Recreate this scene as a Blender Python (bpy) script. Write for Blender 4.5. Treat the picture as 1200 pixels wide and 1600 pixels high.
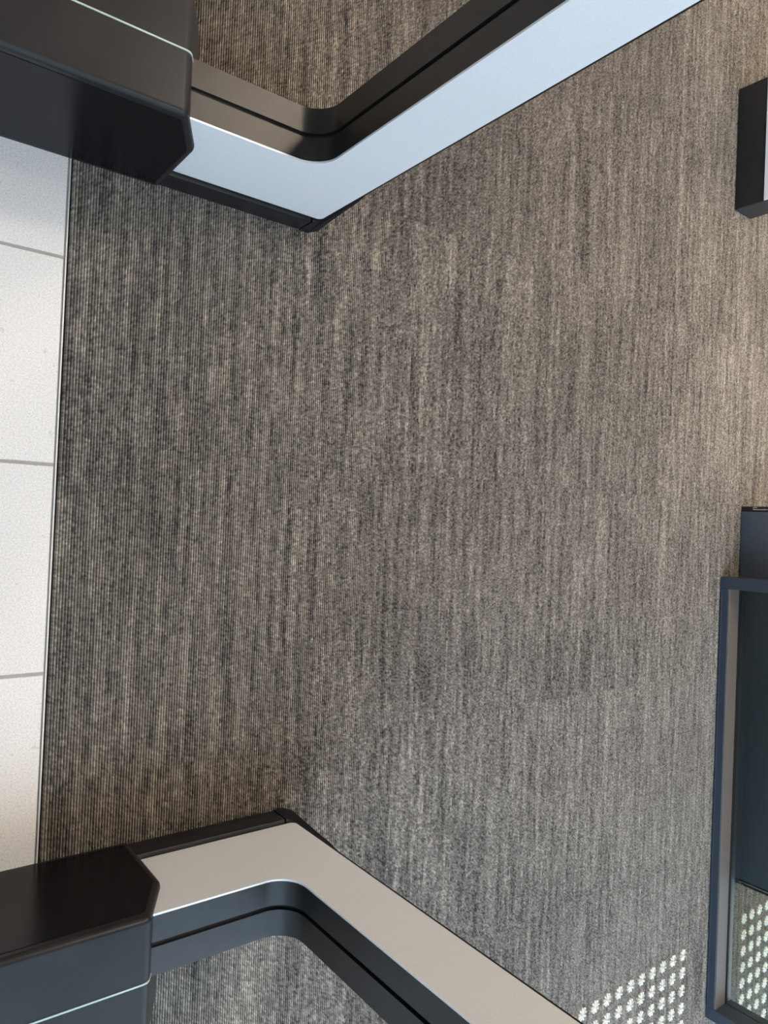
import bpy, bmesh, math, random
from mathutils import Matrix, Vector

random.seed(7)
for o in list(bpy.data.objects):
    bpy.data.objects.remove(o, do_unlink=True)
S = bpy.context.scene
C = S.collection

# ------------------------------------------------------------------ camera
# phone held 1.12 m above the floor, in portrait, pitched 53 degrees down and turned on its side
cam_d = bpy.data.cameras.new('camera')
cam = bpy.data.objects.new('camera', cam_d)
C.objects.link(cam)
cam_d.sensor_fit = 'VERTICAL'
cam_d.sensor_height = 36.0
cam_d.lens = 1134.0 / 1600.0 * 36.0
cam_d.clip_start = 0.01
right = Vector((-0.04198003, 0.79787159, 0.60136396))
down = Vector((0.99901695, 0.04209997, 0.01388243))
fwd = Vector((-0.01424101, 0.60135557, -0.7988546))
m = Matrix((right, -down, -fwd)).transposed().to_4x4()
m.translation = Vector((0, 0, 1.12))
cam.matrix_world = m
S.camera = cam

# ------------------------------------------------------------------ world and exposure
W = bpy.data.worlds.new('overcast_sky')
S.world = W
W.use_nodes = True
bg = W.node_tree.nodes['Background']
bg.inputs[0].default_value = (0.53, 0.75, 1.0, 1)
bg.inputs[1].default_value = 3.0
S.view_settings.view_transform = 'Standard'
S.view_settings.look = 'None'
S.view_settings.gamma = 1.0
S.view_settings.use_curve_mapping = False
S.view_settings.exposure = 0.2
LAMP_STRENGTH = 106.0

# ------------------------------------------------------------------ materials
class NT:
    """small helper around a node tree"""
    def __init__(self, name):
        self.m = bpy.data.materials.new(name)
        self.m.use_nodes = True
        self.t = self.m.node_tree
        self.b = self.t.nodes['Principled BSDF']
    def n(self, kind, **kw):
        nd = self.t.nodes.new(kind)
        for k, v in kw.items():
            if k.startswith('i_'):
                nd.inputs[int(k[2:])].default_value = v
            else:
                setattr(nd, k, v)
        return nd
    def l(self, a, b):
        self.t.links.new(a, b)
    def math(self, op, a, b=None, c=None):
        nd = self.n('ShaderNodeMath', operation=op)
        for i, v in enumerate((a, b, c)):
            if v is None:
                continue
            if isinstance(v, (int, float)):
                nd.inputs[i].default_value = v
            else:
                self.l(v, nd.inputs[i])
        return nd.outputs[0]
    def vec(self, x, y, z):
        nd = self.n('ShaderNodeCombineXYZ')
        for i, v in enumerate((x, y, z)):
            if isinstance(v, (int, float)):
                nd.inputs[i].default_value = v
            else:
                self.l(v, nd.inputs[i])
        return nd.outputs[0]
    def noise(self, vec, scale=1.0, detail=2.0, rough=0.5):
        nd = self.n('ShaderNodeTexNoise')
        nd.inputs['Scale'].default_value = scale
        nd.inputs['Detail'].default_value = detail
        nd.inputs['Roughness'].default_value = rough
        self.l(vec, nd.inputs['Vector'])
        return nd.outputs['Fac']
    def ramp(self, fac, stops):
        nd = self.n('ShaderNodeValToRGB')
        els = nd.color_ramp.elements
        while len(els) < len(stops):
            els.new(0.5)
        for e, (p, c) in zip(els, stops):
            e.position = p
            e.color = (*c, 1)
        self.l(fac, nd.inputs[0])
        return nd.outputs[0]
    def mix(self, fac, a, b, mode='MIX'):
        nd = self.n('ShaderNodeMix', data_type='RGBA', blend_type=mode)
        for sock, v in ((nd.inputs[0], fac), (nd.inputs[6], a), (nd.inputs[7], b)):
            if isinstance(v, (int, float)):
                sock.default_value = v
            elif isinstance(v, tuple):
                sock.default_value = (*v, 1)
            else:
                self.l(v, sock)
        return nd.outputs[2]
    def bump(self, h, strength=0.3, dist=0.001):
        nd = self.n('ShaderNodeBump')
        nd.inputs['Strength'].default_value = strength
        nd.inputs['Distance'].default_value = dist
        self.l(h, nd.inputs['Height'])
        self.l(nd.outputs[0], self.b.inputs['Normal'])


def plain(name, col, rough=0.5, metal=0.0, var=0.06, vscale=40.0, rvar=0.08, spec=0.5, bump=0.0, bscale=600.0):
    """procedural paint, plastic or metal: faint mottling of colour and gloss"""
    k = NT(name)
    pos = k.n('ShaderNodeNewGeometry').outputs['Position']
    f = k.noise(pos, vscale, 4.0, 0.6)
    lo = tuple(max(0, c * (1 - var)) for c in col)
    hi = tuple(min(1, c * (1 + var)) for c in col)
    k.l(k.ramp(f, [(0.3, lo), (0.7, hi)]), k.b.inputs['Base Color'])
    r = k.math('MULTIPLY_ADD', f, rvar * 2, rough - rvar)
    k.l(r, k.b.inputs['Roughness'])
    k.b.inputs['Metallic'].default_value = metal
    k.b.inputs['Specular IOR Level'].default_value = spec
    if bump:
        k.bump(k.noise(pos, bscale, 2.0), bump, 0.0005)
    return k.m


ROW = 0.5 / 120           # one row of carpet loops
DEPTH = 0.0058            # from the top of the loops to the backing


def carpet_material():
    k = NT('loop_pile_carpet')
    tc = k.n('ShaderNodeTexCoord').outputs['Object']
    sp = k.n('ShaderNodeSeparateXYZ')
    k.l(tc, sp.inputs[0])
    x, y, z = sp.outputs
    rnd = k.n('ShaderNodeObjectInfo').outputs['Random']
    off = k.math('MULTIPLY', rnd, 37.0)
    row = k.math('FLOOR', k.math('DIVIDE', y, ROW))
    rowf = k.math('MULTIPLY', row, 3.71)
    # single loops along a row, the yarn colour of a stretch of row, and broad streaks over several rows
    bead = k.noise(k.vec(k.math('MULTIPLY', x, 230.0), rowf, off), 1.0, 1.0, 0.5)
    yarn = k.noise(k.vec(k.math('MULTIPLY', x, 26.0), rowf, k.math('ADD', off, 9.0)), 1.0, 2.0, 0.6)
    streak = k.noise(k.vec(k.math('MULTIPLY', x, 4.0), k.math('MULTIPLY', y, 75.0), off), 1.0, 3.0, 0.6)
    broad = k.noise(k.n('ShaderNodeNewGeometry').outputs['Position'], 2.6, 2.0, 0.5)
    t = k.math('MULTIPLY_ADD', bead, 1.45, k.math('MULTIPLY', yarn, 0.65))
    t = k.math('MULTIPLY_ADD', streak, 1.0, t)
    t = k.math('MULTIPLY_ADD', broad, 0.25, t)
    t = k.math('MULTIPLY', t, 1 / 3.35)
    col = k.ramp(t, [(0.38, CARPET[0]), (0.47, CARPET[1]), (0.55, CARPET[2]), (0.66, CARPET[3])])
    tint = k.math('MULTIPLY_ADD', rnd, 0.14, 0.93)
    hs = k.n('ShaderNodeHueSaturation')
    k.l(col, hs.inputs['Color'])
    k.l(tint, hs.inputs['Value'])
    k.l(hs.outputs[0], k.b.inputs['Base Color'])
    k.b.inputs['Roughness'].default_value = 0.95
    k.b.inputs['Specular IOR Level'].default_value = 0.1
    k.b.inputs['Sheen Weight'].default_value = 0.25
    k.b.inputs['Sheen Roughness'].default_value = 0.5
    k.b.inputs['Sheen Tint'].default_value = (0.95, 0.86, 0.74, 1)
    k.bump(bead, 0.7, 0.002)
    return k.m


CARPET = [(0.060, 0.052, 0.044), (0.200, 0.173, 0.145), (0.33, 0.288, 0.240), (0.61, 0.545, 0.465)]


def stone_tile_material():
    k = NT('pale_speckled_tile')
    pos = k.n('ShaderNodeNewGeometry').outputs['Position']
    fine = k.noise(pos, 420.0, 3.0, 0.7)
    big = k.noise(pos, 9.0, 3.0, 0.5)
    spots = k.noise(pos, 60.0, 2.0, 0.5)
    col = k.ramp(fine, [(0.28, (0.34, 0.338, 0.335)), (0.5, (0.49, 0.488, 0.482)), (0.72, (0.60, 0.598, 0.592))])
    col = k.mix(k.math('MULTIPLY', big, 0.22), col, (0.68, 0.66, 0.62))
    sp = k.ramp(spots, [(0.68, (1, 1, 1)), (0.78, (0.70, 0.69, 0.67))])
    col = k.mix(1.0, col, sp, 'MULTIPLY')
    rnd = k.n('ShaderNodeObjectInfo').outputs['Random']
    hs = k.n('ShaderNodeHueSaturation')
    k.l(col, hs.inputs['Color'])
    k.l(k.math('MULTIPLY_ADD', rnd, 0.05, 0.97), hs.inputs['Value'])
    k.l(hs.outputs[0], k.b.inputs['Base Color'])
    k.b.inputs['Roughness'].default_value = 0.55
    k.bump(fine, 0.15, 0.0008)
    return k.m


def satin_panel_material():
    """bead-blasted aluminium sheet: fine sparkle, faint handling smears"""
    k = NT('satin_aluminium')
    pos = k.n('ShaderNodeNewGeometry').outputs['Position']
    fine = k.noise(pos, 900.0, 2.0, 0.6)
    smear = k.noise(pos, 14.0, 3.0, 0.6)
    col = k.ramp(fine, [(0.3, (0.70, 0.70, 0.70)), (0.7, (0.78, 0.78, 0.775))])
    k.l(col, k.b.inputs['Base Color'])
    k.l(k.math('MULTIPLY_ADD', smear, 0.14, 0.36), k.b.inputs['Roughness'])
    k.b.inputs['Metallic'].default_value = 0.3
    k.bump(fine, 0.08, 0.0004)
    return k.m


def glass_material():
    k = NT('clear_float_glass')
    k.b.inputs['Base Color'].default_value = (0.66, 0.74, 0.71, 1)
    k.b.inputs['Transmission Weight'].default_value = 1.0
    k.b.inputs['IOR'].default_value = 1.5
    pos = k.n('ShaderNodeNewGeometry').outputs['Position']
    k.l(k.math('MULTIPLY', k.noise(pos, 30.0), 0.01), k.b.inputs['Roughness'])
    return k.m


def lamp_material():
    k = NT('lamp_diffuser')
    pos = k.n('ShaderNodeNewGeometry').outputs['Position']
    k.l(k.ramp(k.noise(pos, 3.0), [(0.3, (1.0, 0.845, 0.69)), (0.7, (1.0, 0.86, 0.71))]), k.b.inputs['Emission Color'])
    k.b.inputs['Emission Strength'].default_value = LAMP_STRENGTH
    return k.m


M = {
    'carpet': carpet_material(),
    'tile': stone_tile_material(),
    'grout': plain('grey_grout', (0.27, 0.26, 0.25), 0.9, bump=0.3),
    'screed': plain('dark_screed', (0.02, 0.02, 0.022), 0.9),
    'alu': satin_panel_material(),
    'liner': plain('dark_anodised_liner', (0.036, 0.034, 0.032), 0.36, 0.7, 0.10, 60.0, 0.03),
    'groove': plain('black_gasket', (0.008, 0.008, 0.009), 0.6),
    'plinth': plain('black_moulded_plinth', (0.010, 0.010, 0.011), 0.38, 0.0, 0.3, 30.0, 0.1, spec=0.22),
    'housing': plain('dark_lacquered_housing', (0.016, 0.0155, 0.0155), 0.33, 0.0, 0.2, 12.0, 0.05, spec=0.18, bump=0.03),
    'gloss': plain('gloss_black_acrylic', (0.004, 0.004, 0.005), 0.24, 0.0, 0.2, 25.0, 0.02, spec=0.16),
    'strip': plain('pale_green_acrylic_edge', (0.26, 0.34, 0.30), 0.25, 0.0, 0.05),
    'trim': plain('aluminium_edge_strip', (0.46, 0.45, 0.43), 0.45, 0.3),
    'navy': plain('dark_blue_grey_paint', (0.040, 0.052, 0.070), 0.42, 0.0, 0.08, 20.0),
    'bead': plain('bronze_grey_rail_top', (0.115, 0.098, 0.085), 0.5, 0.1, 0.08, 25.0),
    'glass': glass_material(),
    'stud': plain('polished_steel_stud', (0.66, 0.63, 0.55), 0.36, 0.45, 0.03, 90.0, 0.05),
    'board': plain('dark_blue_fabric_board', (0.10, 0.125, 0.158), 0.5, 0.0, 0.1, 300.0, bump=0.2, bscale=900.0),
    'chrome': plain('bright_metal', (0.75, 0.77, 0.78), 0.25, 0.9, 0.03),
    'white': plain('white_panel', (0.86, 0.87, 0.90), 0.5, 0.0, 0.02),
    'black': plain('black_powder_coat', (0.017, 0.017, 0.019), 0.5, 0.0, 0.2, 50.0, bump=0.1),
    'wall': plain('warm_wall_paint', (0.40, 0.385, 0.365), 0.8, 0.0, 0.03, 5.0),
    'ceiling': plain('ceiling_paint', (0.62, 0.58, 0.53), 0.9, 0.0, 0.02, 5.0),
    'lamp': lamp_material(),
}

# ------------------------------------------------------------------ mesh helpers


SHARP = math.radians(34)


def obj(name, bm, mat, parent=None):
    bmesh.ops.recalc_face_normals(bm, faces=bm.faces)
    for f in bm.faces:
        f.smooth = True
    for e in bm.edges:
        if len(e.link_faces) == 2 and e.calc_face_angle(0.0) > SHARP:
            e.smooth = False
    me = bpy.data.meshes.new(name)
    bm.to_mesh(me)
    bm.free()
    me.materials.append(M[mat])
    o = bpy.data.objects.new(name, me)
    C.objects.link(o)
    o.parent = parent
    return o


def tag(o, label=None, cat=None, group=None, kind=None):
    for key, v in (('label', label), ('category', cat), ('group', group), ('kind', kind)):
        if v:
            o[key] = v
    return o


def empty(name, loc=(0, 0, 0)):
    e = bpy.data.objects.new(name, None)
    C.objects.link(e)
    e.location = loc
    e.empty_display_size = 0.1
    return e


def box(bm, x0, x1, y0, y1, z0, z1, bevel=0.0, seg=2):
    vs = [bm.verts.new((x, y, z)) for x in (x0, x1) for y in (y0, y1) for z in (z0, z1)]
    fs = [(0, 1, 3, 2), (4, 6, 7, 5), (0, 4, 5, 1), (2, 3, 7, 6), (0, 2, 6, 4), (1, 5, 7, 3)]
    faces = [bm.faces.new([vs[i] for i in f]) for f in fs]
    if bevel:
        es = list({e for f in faces for e in f.edges})
        bmesh.ops.bevel(bm, geom=es, offset=bevel, segments=seg, affect='EDGES', profile=0.5)


def boxobj(name, dims, mat, parent=None, bevel=0.0, seg=2):
    bm = bmesh.new()
    box(bm, *dims, bevel=bevel, seg=seg)
    return obj(name, bm, mat, parent)


def round_poly(pts, radii, seg=6):
    """polygon in (y, z) with rounded corners; seg+1 points per corner"""
    out = []
    n = len(pts)
    for i in range(n):
        p = Vector(pts[i])
        a = (Vector(pts[i - 1]) - p).normalized()
        b = (Vector(pts[(i + 1) % n]) - p).normalized()
        r = radii[i]
        half = a.angle(b) / 2
        d = r / math.tan(half)
        c = p + (a + b).normalized() * (r / math.sin(half))
        v0 = p + a * d - c
        v1 = p + b * d - c
        for k in range(seg + 1):
            t = k / seg
            v = v0.lerp(v1, t)
            out.append(c + (v.normalized() * r if v.length > 1e-9 else v))
    return out


def plate(bm, pts, x0, x1):
    """(y, z) polygon made solid between x0 and x1"""
    a = [bm.verts.new((x0, p[0], p[1])) for p in pts]
    b = [bm.verts.new((x1, p[0], p[1])) for p in pts]
    bm.faces.new(a)
    bm.faces.new(b)
    n = len(pts)
    for i in range(n):
        j = (i + 1) % n
        bm.faces.new((a[i], a[j], b[j], b[i]))


def ring(bm, outer, inner, x0, x1):
    """plate with an opening: outer and inner loops with the same number of points"""
    n = len(outer)
    lo = [[bm.verts.new((x, p[0], p[1])) for p in loop] for loop in (outer, inner) for x in (x0, x1)]
    o0, o1, i0, i1 = lo
    for i in range(n):
        j = (i + 1) % n
        bm.faces.new((o0[i], o0[j], i0[j], i0[i]))
        bm.faces.new((o1[i], i1[i], i1[j], o1[j]))
        bm.faces.new((o0[i], o1[i], o1[j], o0[j]))
        bm.faces.new((i0[i], i0[j], i1[j], i1[i]))


def rect(y0, y1, z0, z1):
    return [(y0, z0), (y1, z0), (y1, z1), (y0, z1)]


# ------------------------------------------------------------------ floor
floor = boxobj('floor', (-3.4, 3.4, -2.6, 6.0, -0.06, -0.012), 'screed')
tag(floor, 'floor of grey striped carpet tiles meeting pale stone tiles', kind='structure')

CARPET_Y = 0.2540
bm = bmesh.new()
prof = [(0.0, -1.0), (0.18, -0.95), (0.31, -0.36), (0.42, 0.0), (0.58, 0.0), (0.69, -0.36), (0.80, -0.95)]
A, B = 0.0003, 0.4997
rows = []
for r in range(120):
    for (u, h) in prof:
        rows.append(((r + u) * ROW, h * DEPTH))
rows.append((0.5 - 0.0002, -DEPTH))
prev = None
for (yy, zz) in rows:
    cur = (bm.verts.new((A, yy, zz)), bm.verts.new((B, yy, zz)))
    if prev:
        bm.faces.new((prev[0], prev[1], cur[1], cur[0]))
    prev = cur
ring_b = [bm.verts.new(p) for p in ((A, 0, -0.0095), (B, 0, -0.0095), (B, 0.4998, -0.0095), (A, 0.4998, -0.0095))]
bm.faces.new(ring_b)
first = None
carpet0 = obj('carpet_tile', bm, 'carpet', floor)
carpet_mesh = carpet0.data
n = 0
for i in range(-6, 6):
    for j in range(8):
        o = carpet0 if n == 0 else carpet0.copy()
        if n:
            C.objects.link(o)
        o.location = (-0.1 + 0.5 * i, CARPET_Y + 0.5 * j, random.uniform(-0.0004, 0.0))
        n += 1

# pale stone tiles on a 30 cm grid in front of the carpet, grout lines recessed
boxobj('grout_bed', (-3.4, 3.4, -2.6, 0.2475, -0.0119, -0.0018), 'grout', floor)
bm = bmesh.new()
box(bm, 0.0022, 0.2978, 0.0022, 0.2978, -0.010, 0.0, bevel=0.0009, seg=1)
tile0 = obj('stone_tile', bm, 'tile', floor)
n = 0
for i in range(-8, 9):
    for j in range(6):
        o = tile0 if n == 0 else tile0.copy()
        if n:
            C.objects.link(o)
        o.location = (-0.063 + 0.3 * i, 0.2475 - 0.3 * (j + 1) - 0.0022 + 0.0022, 0.0)
        n += 1
trim = boxobj('trim_1', (-3.3, 3.3, 0.2475, 0.2500, -0.0118, 0.0003), 'trim', bevel=0.0004, seg=1)
tag(trim, 'thin metal edge strip between stone tiles and carpet', kind='structure')

# ------------------------------------------------------------------ room shell (above and beyond the picture)
tag(boxobj('ceiling', (-3.4, 1.3, -2.6, 6.0, 2.9, 3.0), 'ceiling'), 'plain ceiling over the entrance', kind='structure')  # right edge cut short to let more sky light onto the floor
tag(boxobj('wall_left', (-3.5, -3.4, -2.6, 6.1, -0.06, 3.0), 'wall'), 'warm painted side wall', kind='structure')
tag(boxobj('wall_near', (-3.4, 3.4, -2.7, -2.6, -0.06, 3.0), 'wall'), 'added unseen wall blocking sky light behind the stone tiles', kind='structure')  # unseen wall added to keep sky light off the tiles and posts
tag(boxobj('wall_far', (-3.4, 3.4, 6.0, 6.1, -0.06, 3.0), 'wall'), 'warm painted end wall', kind='structure')

# ------------------------------------------------------------------ the two gates


def gate(s, label):
    root = empty('walkway_gate', (s * 0.555, 0.0, 0.0))
    X0 = s * 0.555

    def bx(d):            # d = distance from the centre line of the passage -> local x
        return s * d - X0

    YA, YB, ZT = -0.95, 0.6425, 1.02
    out = round_poly(rect(YA, YB, 0.050, ZT), [0.010, 0.010, 0.09, 0.09], 10)
    inn = round_poly(rect(YA + 0.094, 0.5480, 0.2050, ZT - 0.094), [0.042] * 4, 10)
    wide = round_poly(rect(YA + 0.090, 0.5520, 0.2010, ZT - 0.090), [0.046] * 4, 10)
    for d0, d1, opening in ((0.5150, 0.5180, inn), (0.5915, 0.5945, wide)):
        bm = bmesh.new()
        ring(bm, out, opening, bx(d0), bx(d1))
        obj('side_panel', bm, 'alu', root)
    out2 = round_poly(rect(YA - 0.002, YB + 0.0022, 0.046, ZT + 0.002), [0.011, 0.011, 0.091, 0.091], 10)
    inn2 = round_poly(rect(YA + 0.0945, 0.5475, 0.2055, ZT - 0.0945), [0.0415] * 4, 10)
    for d0, d1, rim in ((0.5178, 0.5515, out2), (0.5580, 0.5912, out2), (0.5911, 0.5947, wide)):
        bm = bmesh.new()
        ring(bm, rim, inn2, bx(d0), bx(d1))
        obj('window_liner', bm, 'liner', root)
    inn3 = round_poly(rect(YA + 0.089, 0.553, 0.200, ZT - 0.089), [0.047] * 4, 10)
    bm = bmesh.new()
    ring(bm, round_poly(rect(YA, YB, 0.048, ZT), [0.011, 0.011, 0.09, 0.09], 10), inn3, bx(0.5512), bx(0.5583))
    obj('groove_gasket', bm, 'groove', root)
    # black rubber edging round the outside of the frame
    bm = bmesh.new()
    eo = round_poly(rect(YA - 0.0045, YB + 0.0045, 0.044, ZT + 0.0045), [0.013, 0.013, 0.0945, 0.0945], 10)
    ei = round_poly(rect(YA - 0.0005, YB + 0.0005, 0.048, ZT + 0.0005), [0.011, 0.011, 0.0905, 0.0905], 10)
    ring(bm, eo, ei, bx(0.5162), bx(0.5933))
    obj('edge_trim', bm, 'plinth', root)
    # plinth and its moulded end cap that climbs the foot of the post
    boxobj('plinth', (min(bx(0.5085), bx(0.601)), max(bx(0.5085), bx(0.601)), YA - 0.005, 0.6285, 0.0, 0.0455), 'plinth', root, bevel=0.004, seg=2)
    bm = bmesh.new()
    cap = [(0.6292, 0.0), (0.6470, 0.0), (0.6565, 0.016), (0.6565, 0.10), (0.6540, 0.14), (0.6480, 0.176), (0.6468, 0.182),
           (0.6462, 0.182), (0.6462, 0.0470), (0.6292, 0.0455)]
    plate(bm, cap, bx(0.5088), bx(0.6007))
    for v in bm.verts:      # the cap narrows towards its tip and its floor corner is rounded
        if v.co.y > 0.6455 and v.co.z > 0.045:
            v.co.x *= 0.83
    obj('end_cap', bm, 'plinth', root)
    # black housing over the near end: straight top, bevelled end
    H0, H1 = 0.5075, 0.6725
    bm = bmesh.new()
    poly = [(-1.05, 0.0), (0.3800, 0.0), (0.3800, 0.1380), (0.3370, 0.2220), (-1.05, 0.2220)]
    plate(bm, poly, bx(H0), bx(H1))
    bm.edges.ensure_lookup_table()
    es = [e for e in bm.edges if max(v.co.z for v in e.verts) > 0.01 and not all(v.co.y < -1 for v in e.verts)]
    bmesh.ops.bevel(bm, geom=es, offset=0.0085, segments=4, affect='EDGES', profile=0.5)
    hous = obj('housing', bm, 'housing', root)
    hous.modifiers.new('weighted_normals', 'WEIGHTED_NORMAL').keep_sharp = True
    bm = bmesh.new()
    fp = round_poly([(-1.03, 0.006), (0.3690, 0.006), (0.3690, 0.1370), (0.3330, 0.2085), (-1.03, 0.2085)], [0.003, 0.003, 0.008, 0.008, 0.003], 4)
    plate(bm, fp, bx(H0 + 0.003), bx(H0 - 0.0006))
    obj('gloss_panel', bm, 'gloss', hous)
    # pale acrylic edge running along the top and over the bevelled end
    path = [(-1.04, 0.2222), (0.330, 0.2222), (0.3352, 0.2212), (0.3395, 0.2175), (0.3788, 0.1405), (0.3801, 0.1340), (0.3801, 0.060)]
    bm = bmesh.new()
    prev = None
    for i, (yy, zz) in enumerate(path):
        a = Vector(path[max(i - 1, 0)])
        b = Vector(path[min(i + 1, len(path) - 1)])
        t = (b - a).normalized()
        nrm = Vector((-t.y, t.x)) if False else Vector((-t[1], t[0]))
        hi = Vector((yy, zz)) + nrm * 0.0007
        lw = Vector((yy, zz)) - nrm * 0.0025
        cur = [bm.verts.new((bx(d), q[0], q[1])) for d, q in ((0.5890, lw), (0.5890, hi), (0.5912, hi), (0.5912, lw))]
        if prev:
            for k in range(4):
                bm.faces.new((prev[k], prev[(k + 1) % 4], cur[(k + 1) % 4], cur[k]))
        else:
            bm.faces.new(cur)
        prev = cur
    bm.faces.new(prev)
    tag(obj('edge_strip', bm, 'strip', hous), 'pale green translucent strip along the top')
    return tag(root, label, 'gate', 'pair of walkway gates')


gate(-1, 'silver and black walkway gate on the side of the black-based white sign')
gate(1, 'silver and black walkway gate on the side of the metal floor studs')

# ------------------------------------------------------------------ glazed screen beyond the carpet
FX0, FX1, FY = 0.120, 1.418, 2.106
scr = empty('glazed_screen', ((FX0 + FX1) / 2, FY + 0.05, 0.0))
tag(scr, 'glass screen in a dark blue-grey metal frame standing on the carpet', 'glass screen')
ox, oy = scr.location.x, scr.location.y


def scrbox(name, d, mat, bevel=0.001):
    return boxobj(name, (d[0] - ox, d[1] - ox, d[2] - oy, d[3] - oy, d[4], d[5]), mat, scr, bevel=bevel, seg=1)


SH = 2.1
FD = 0.094
r = scrbox('bottom_rail', (FX0 + 0.034, FX1 - 0.034, FY, FY + FD, 0.0, 0.0262), 'navy')
for yy0, yy1 in ((FY + 0.0015, FY + 0.0565), (FY + 0.0665, FY + FD - 0.0015)):
    scrbox('glazing_bead', (FX0 + 0.0345, FX1 - 0.0345, yy0, yy1, 0.0258, 0.0290), 'bead')
scrbox('gasket', (FX0 + 0.035, FX1 - 0.035, FY + 0.0570, FY + 0.0660, 0.0258, 0.0330), 'groove', 0.0)
scrbox('stile', (FX0, FX0 + 0.034, FY - 0.0006, FY + FD, 0.0, SH), 'navy')
scrbox('stile', (FX1 - 0.034, FX1, FY - 0.0006, FY + FD, 0.0, SH), 'navy')
scrbox('top_rail', (FX0 + 0.034, FX1 - 0.034, FY, FY + FD, SH - 0.04, SH), 'navy')
scrbox('rail_lip', (FX0 + 0.034, FX1 - 0.034, FY - 0.0025, FY, 0.0040, 0.0062), 'navy', 0.0)
scrbox('glass_pane', (FX0 + 0.034, FX1 - 0.034, FY + 0.0590, FY + 0.0640, 0.0300, SH - 0.04), 'glass', 0.0)

# ------------------------------------------------------------------ dark display board behind the glass
bd = empty('display_board', (0.47, 2.225, 0.0))
tag(bd, 'dark blue free-standing board half hidden behind the glass screen', 'display board')
bxo, byo = 0.47, 2.225
BX0, BX1 = -0.083, 1.030


def bdbox(name, d, mat, bevel=0.001):
    return boxobj(name, (d[0] - bxo, d[1] - bxo, d[2] - byo, d[3] - byo, d[4], d[5]), mat, bd, bevel=bevel, seg=2)


bdbox('panel', (BX0 + 0.004, BX1 - 0.004, 2.212, 2.236, 0.001, 1.70), 'board', 0.003)
for sgn, xe in ((-1, BX0 + 0.004), (1, BX1 - 0.004)):
    xa, xb = sorted((xe, xe + sgn * 0.016))
    bdbox('edge_profile', (xa, xb, 2.214, 2.236, 0.001, 1.70), 'black', 0.001)
    # bright wire let into the edge, hooked at its lower end
    xw, ys = xe + sgn * 0.0065, 2.2125
    path = [(xw + sgn * 0.0065, 0.048)] + [(xw + sgn * (0.0032 + 0.0032 * math.cos(a)), 0.040 + 0.0045 * math.sin(a)) for a in [-math.pi * k / 6 for k in range(7)]] + [(xw, 1.69)]
    bm = bmesh.new()
    prev = None
    for (xx, zz) in path:
        c4 = [bm.verts.new((xx - bxo + dx, ys - byo + dy, zz)) for dx, dy in ((-0.0013, 0), (0.0013, 0), (0.0013, 0.0024), (-0.0013, 0.0024))]
        if prev:
            for k in range(4):
                bm.faces.new((prev[k], prev[(k + 1) % 4], c4[(k + 1) % 4], c4[k]))
        else:
            bm.faces.new(c4)
        prev = c4
    bm.faces.new(prev)
    tag(obj('edge_wire', bm, 'chrome', bd), 'bright metal wire hooked at its lower end')
for xc in (BX0 + 0.15, BX1 - 0.15):
    bdbox('foot', (xc - 0.02, xc + 0.02, 2.230, 2.50, 0.0, 0.008), 'black', 0.002)
bdbox('seam', (BX0 + 0.006, BX1 - 0.006, 2.2112, 2.2125, 0.30, 0.302), 'black', 0.0)
card = bdbox('notice_card', (0.795, 0.912, 2.2105, 2.2122, 0.128, 0.30), 'white', 0.0)

# ------------------------------------------------------------------ black sign stand with a white face
sg = empty('sign_stand', (-1.163, 2.158, 0.0))
tag(sg, 'upright black sign stand with a plain white front face', 'sign')
sx, sy = -1.163, 2.158


def sgbox(name, d, mat, bevel=0.001):
    return boxobj(name, (d[0] - sx, d[1] - sx, d[2] - sy, d[3] - sy, d[4], d[5]), mat, sg, bevel=bevel, seg=1)


sgbox('body', (-1.346, -0.980, 2.1135, 2.206, 0.0, 1.50), 'black', 0.0012)
sgbox('base_front', (-1.3455, -0.9805, 2.1115, 2.1137, 0.0008, 0.0845), 'black', 0.0006)
sgbox('white_face', (-1.3445, -0.9815, 2.1100, 2.1139, 0.0862, 1.495), 'white', 0.0006)

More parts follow.
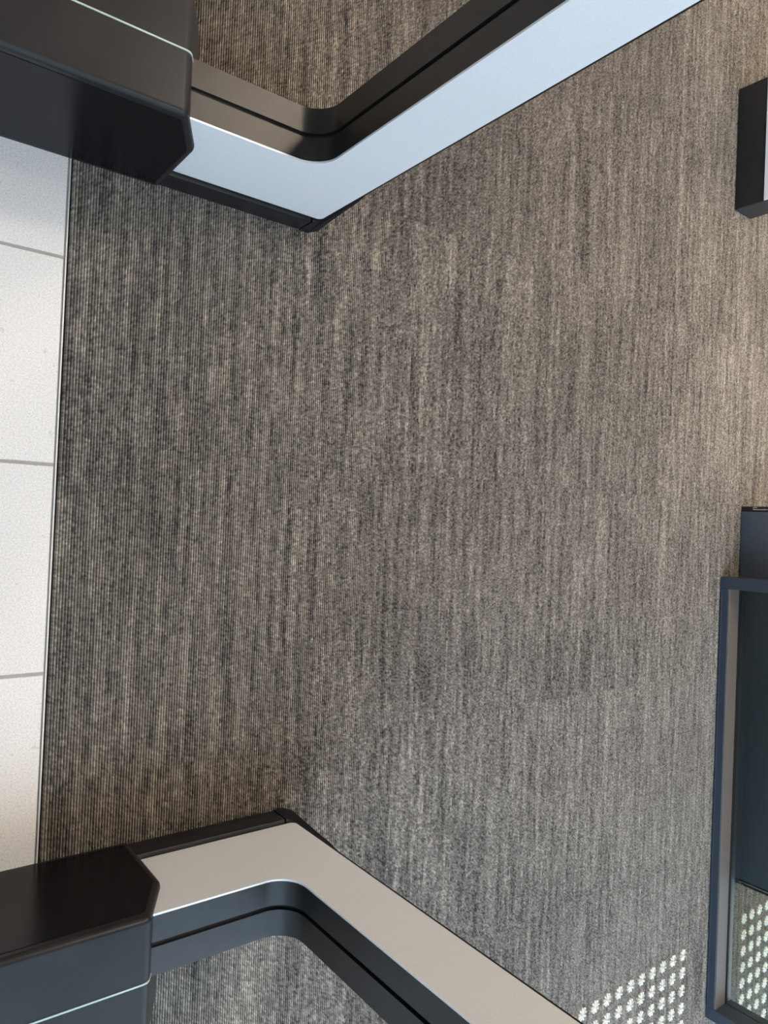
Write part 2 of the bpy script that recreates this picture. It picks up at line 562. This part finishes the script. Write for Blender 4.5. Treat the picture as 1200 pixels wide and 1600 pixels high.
# ------------------------------------------------------------------ steel floor studs with radiating ribs
bm = bmesh.new()
NP, RR, HH = 9, 0.0170, 0.0050
cv = bm.verts.new((0, 0, HH * 0.80))
rim, mid, low = [], [], []
for k in range(NP):
    a0 = 2 * math.pi * k / NP
    for t, rr, zr, zm in ((0.0, 0.44, 0.0002, 0.0004), (0.2, 0.93, 0.0026, 0.0034), (0.5, 1.0, 0.0036, HH), (0.8, 0.93, 0.0026, 0.0034)):
        a = a0 + t * 2 * math.pi / NP
        low.append(bm.verts.new((RR * rr * math.cos(a), RR * rr * math.sin(a), -0.0012)))
        rim.append(bm.verts.new((RR * rr * 0.97 * math.cos(a), RR * rr * 0.97 * math.sin(a), zr)))
        mid.append(bm.verts.new((RR * 0.30 * math.cos(a), RR * 0.30 * math.sin(a), zm)))
q = len(rim)
for i in range(q):
    j = (i + 1) % q
    bm.faces.new((low[i], low[j], rim[j], rim[i]))
    bm.faces.new((rim[i], rim[j], mid[j], mid[i]))
    bm.faces.new((mid[i], mid[j], cv))
ORD = 'first second third fourth fifth sixth seventh eighth ninth tenth eleventh twelfth'.split()
stud0 = obj('floor_stud', bm, 'stud')
n = 0
for side, ys in (('front', [1.968 - 0.05 * k for k in range(12)]), ('behind', [2.318 + 0.05 * k for k in range(9)])):
    for i in range(8):
        for k, yy in enumerate(ys):
            o = stud0 if n == 0 else stud0.copy()
            if n:
                C.objects.link(o)
            o.location = (1.191 + 0.05 * i, yy, 0.0)
            o.rotation_euler = (0, 0, random.uniform(-0.12, 0.12))
            if side == 'front':
                tag(o, f'ribbed metal floor stud, {ORD[k]} out from the glass screen, {ORD[i]} row from the passage',
                    'floor stud', 'ribbed floor studs on the open carpet')
            else:
                tag(o, f'ribbed metal floor stud behind the glass pane, {ORD[k]} in, {ORD[i]} row from the passage',
                    'floor stud', 'ribbed floor studs behind the glass')
            n += 1

# ------------------------------------------------------------------ ceiling lamps (warm panels)


def lamp(x, y, where):
    root = empty(f'ceiling_light_{where}_offscreen', (x, y, 2.9))
    tag(root, 'square warm ceiling light panel', 'ceiling light', 'ceiling light panels')
    bm = bmesh.new()
    for d in ((-0.17, 0.17, -0.17, -0.15), (-0.17, 0.17, 0.15, 0.17), (-0.17, -0.15, -0.15, 0.15), (0.15, 0.17, -0.15, 0.15)):
        box(bm, d[0], d[1], d[2], d[3], -0.02, 0.0)
    obj('frame', bm, 'white', root)
    boxobj(f'lamp_diffuser_{where}_offscreen', (-0.15, 0.15, -0.15, 0.15, -0.012, 0.0), 'lamp', root)


# the ceiling lamps overhead, whose warm light and steep shadows fall on the carpet; all far above the picture
for side, x in (('left', -1.9), ('middle', -0.9), ('right', 0.75)):
    for row, y in (('near', 1.6), ('mid', 2.7), ('far', 3.9), ('end', 5.1)):
        lamp(x, y, f'{side}_{row}')
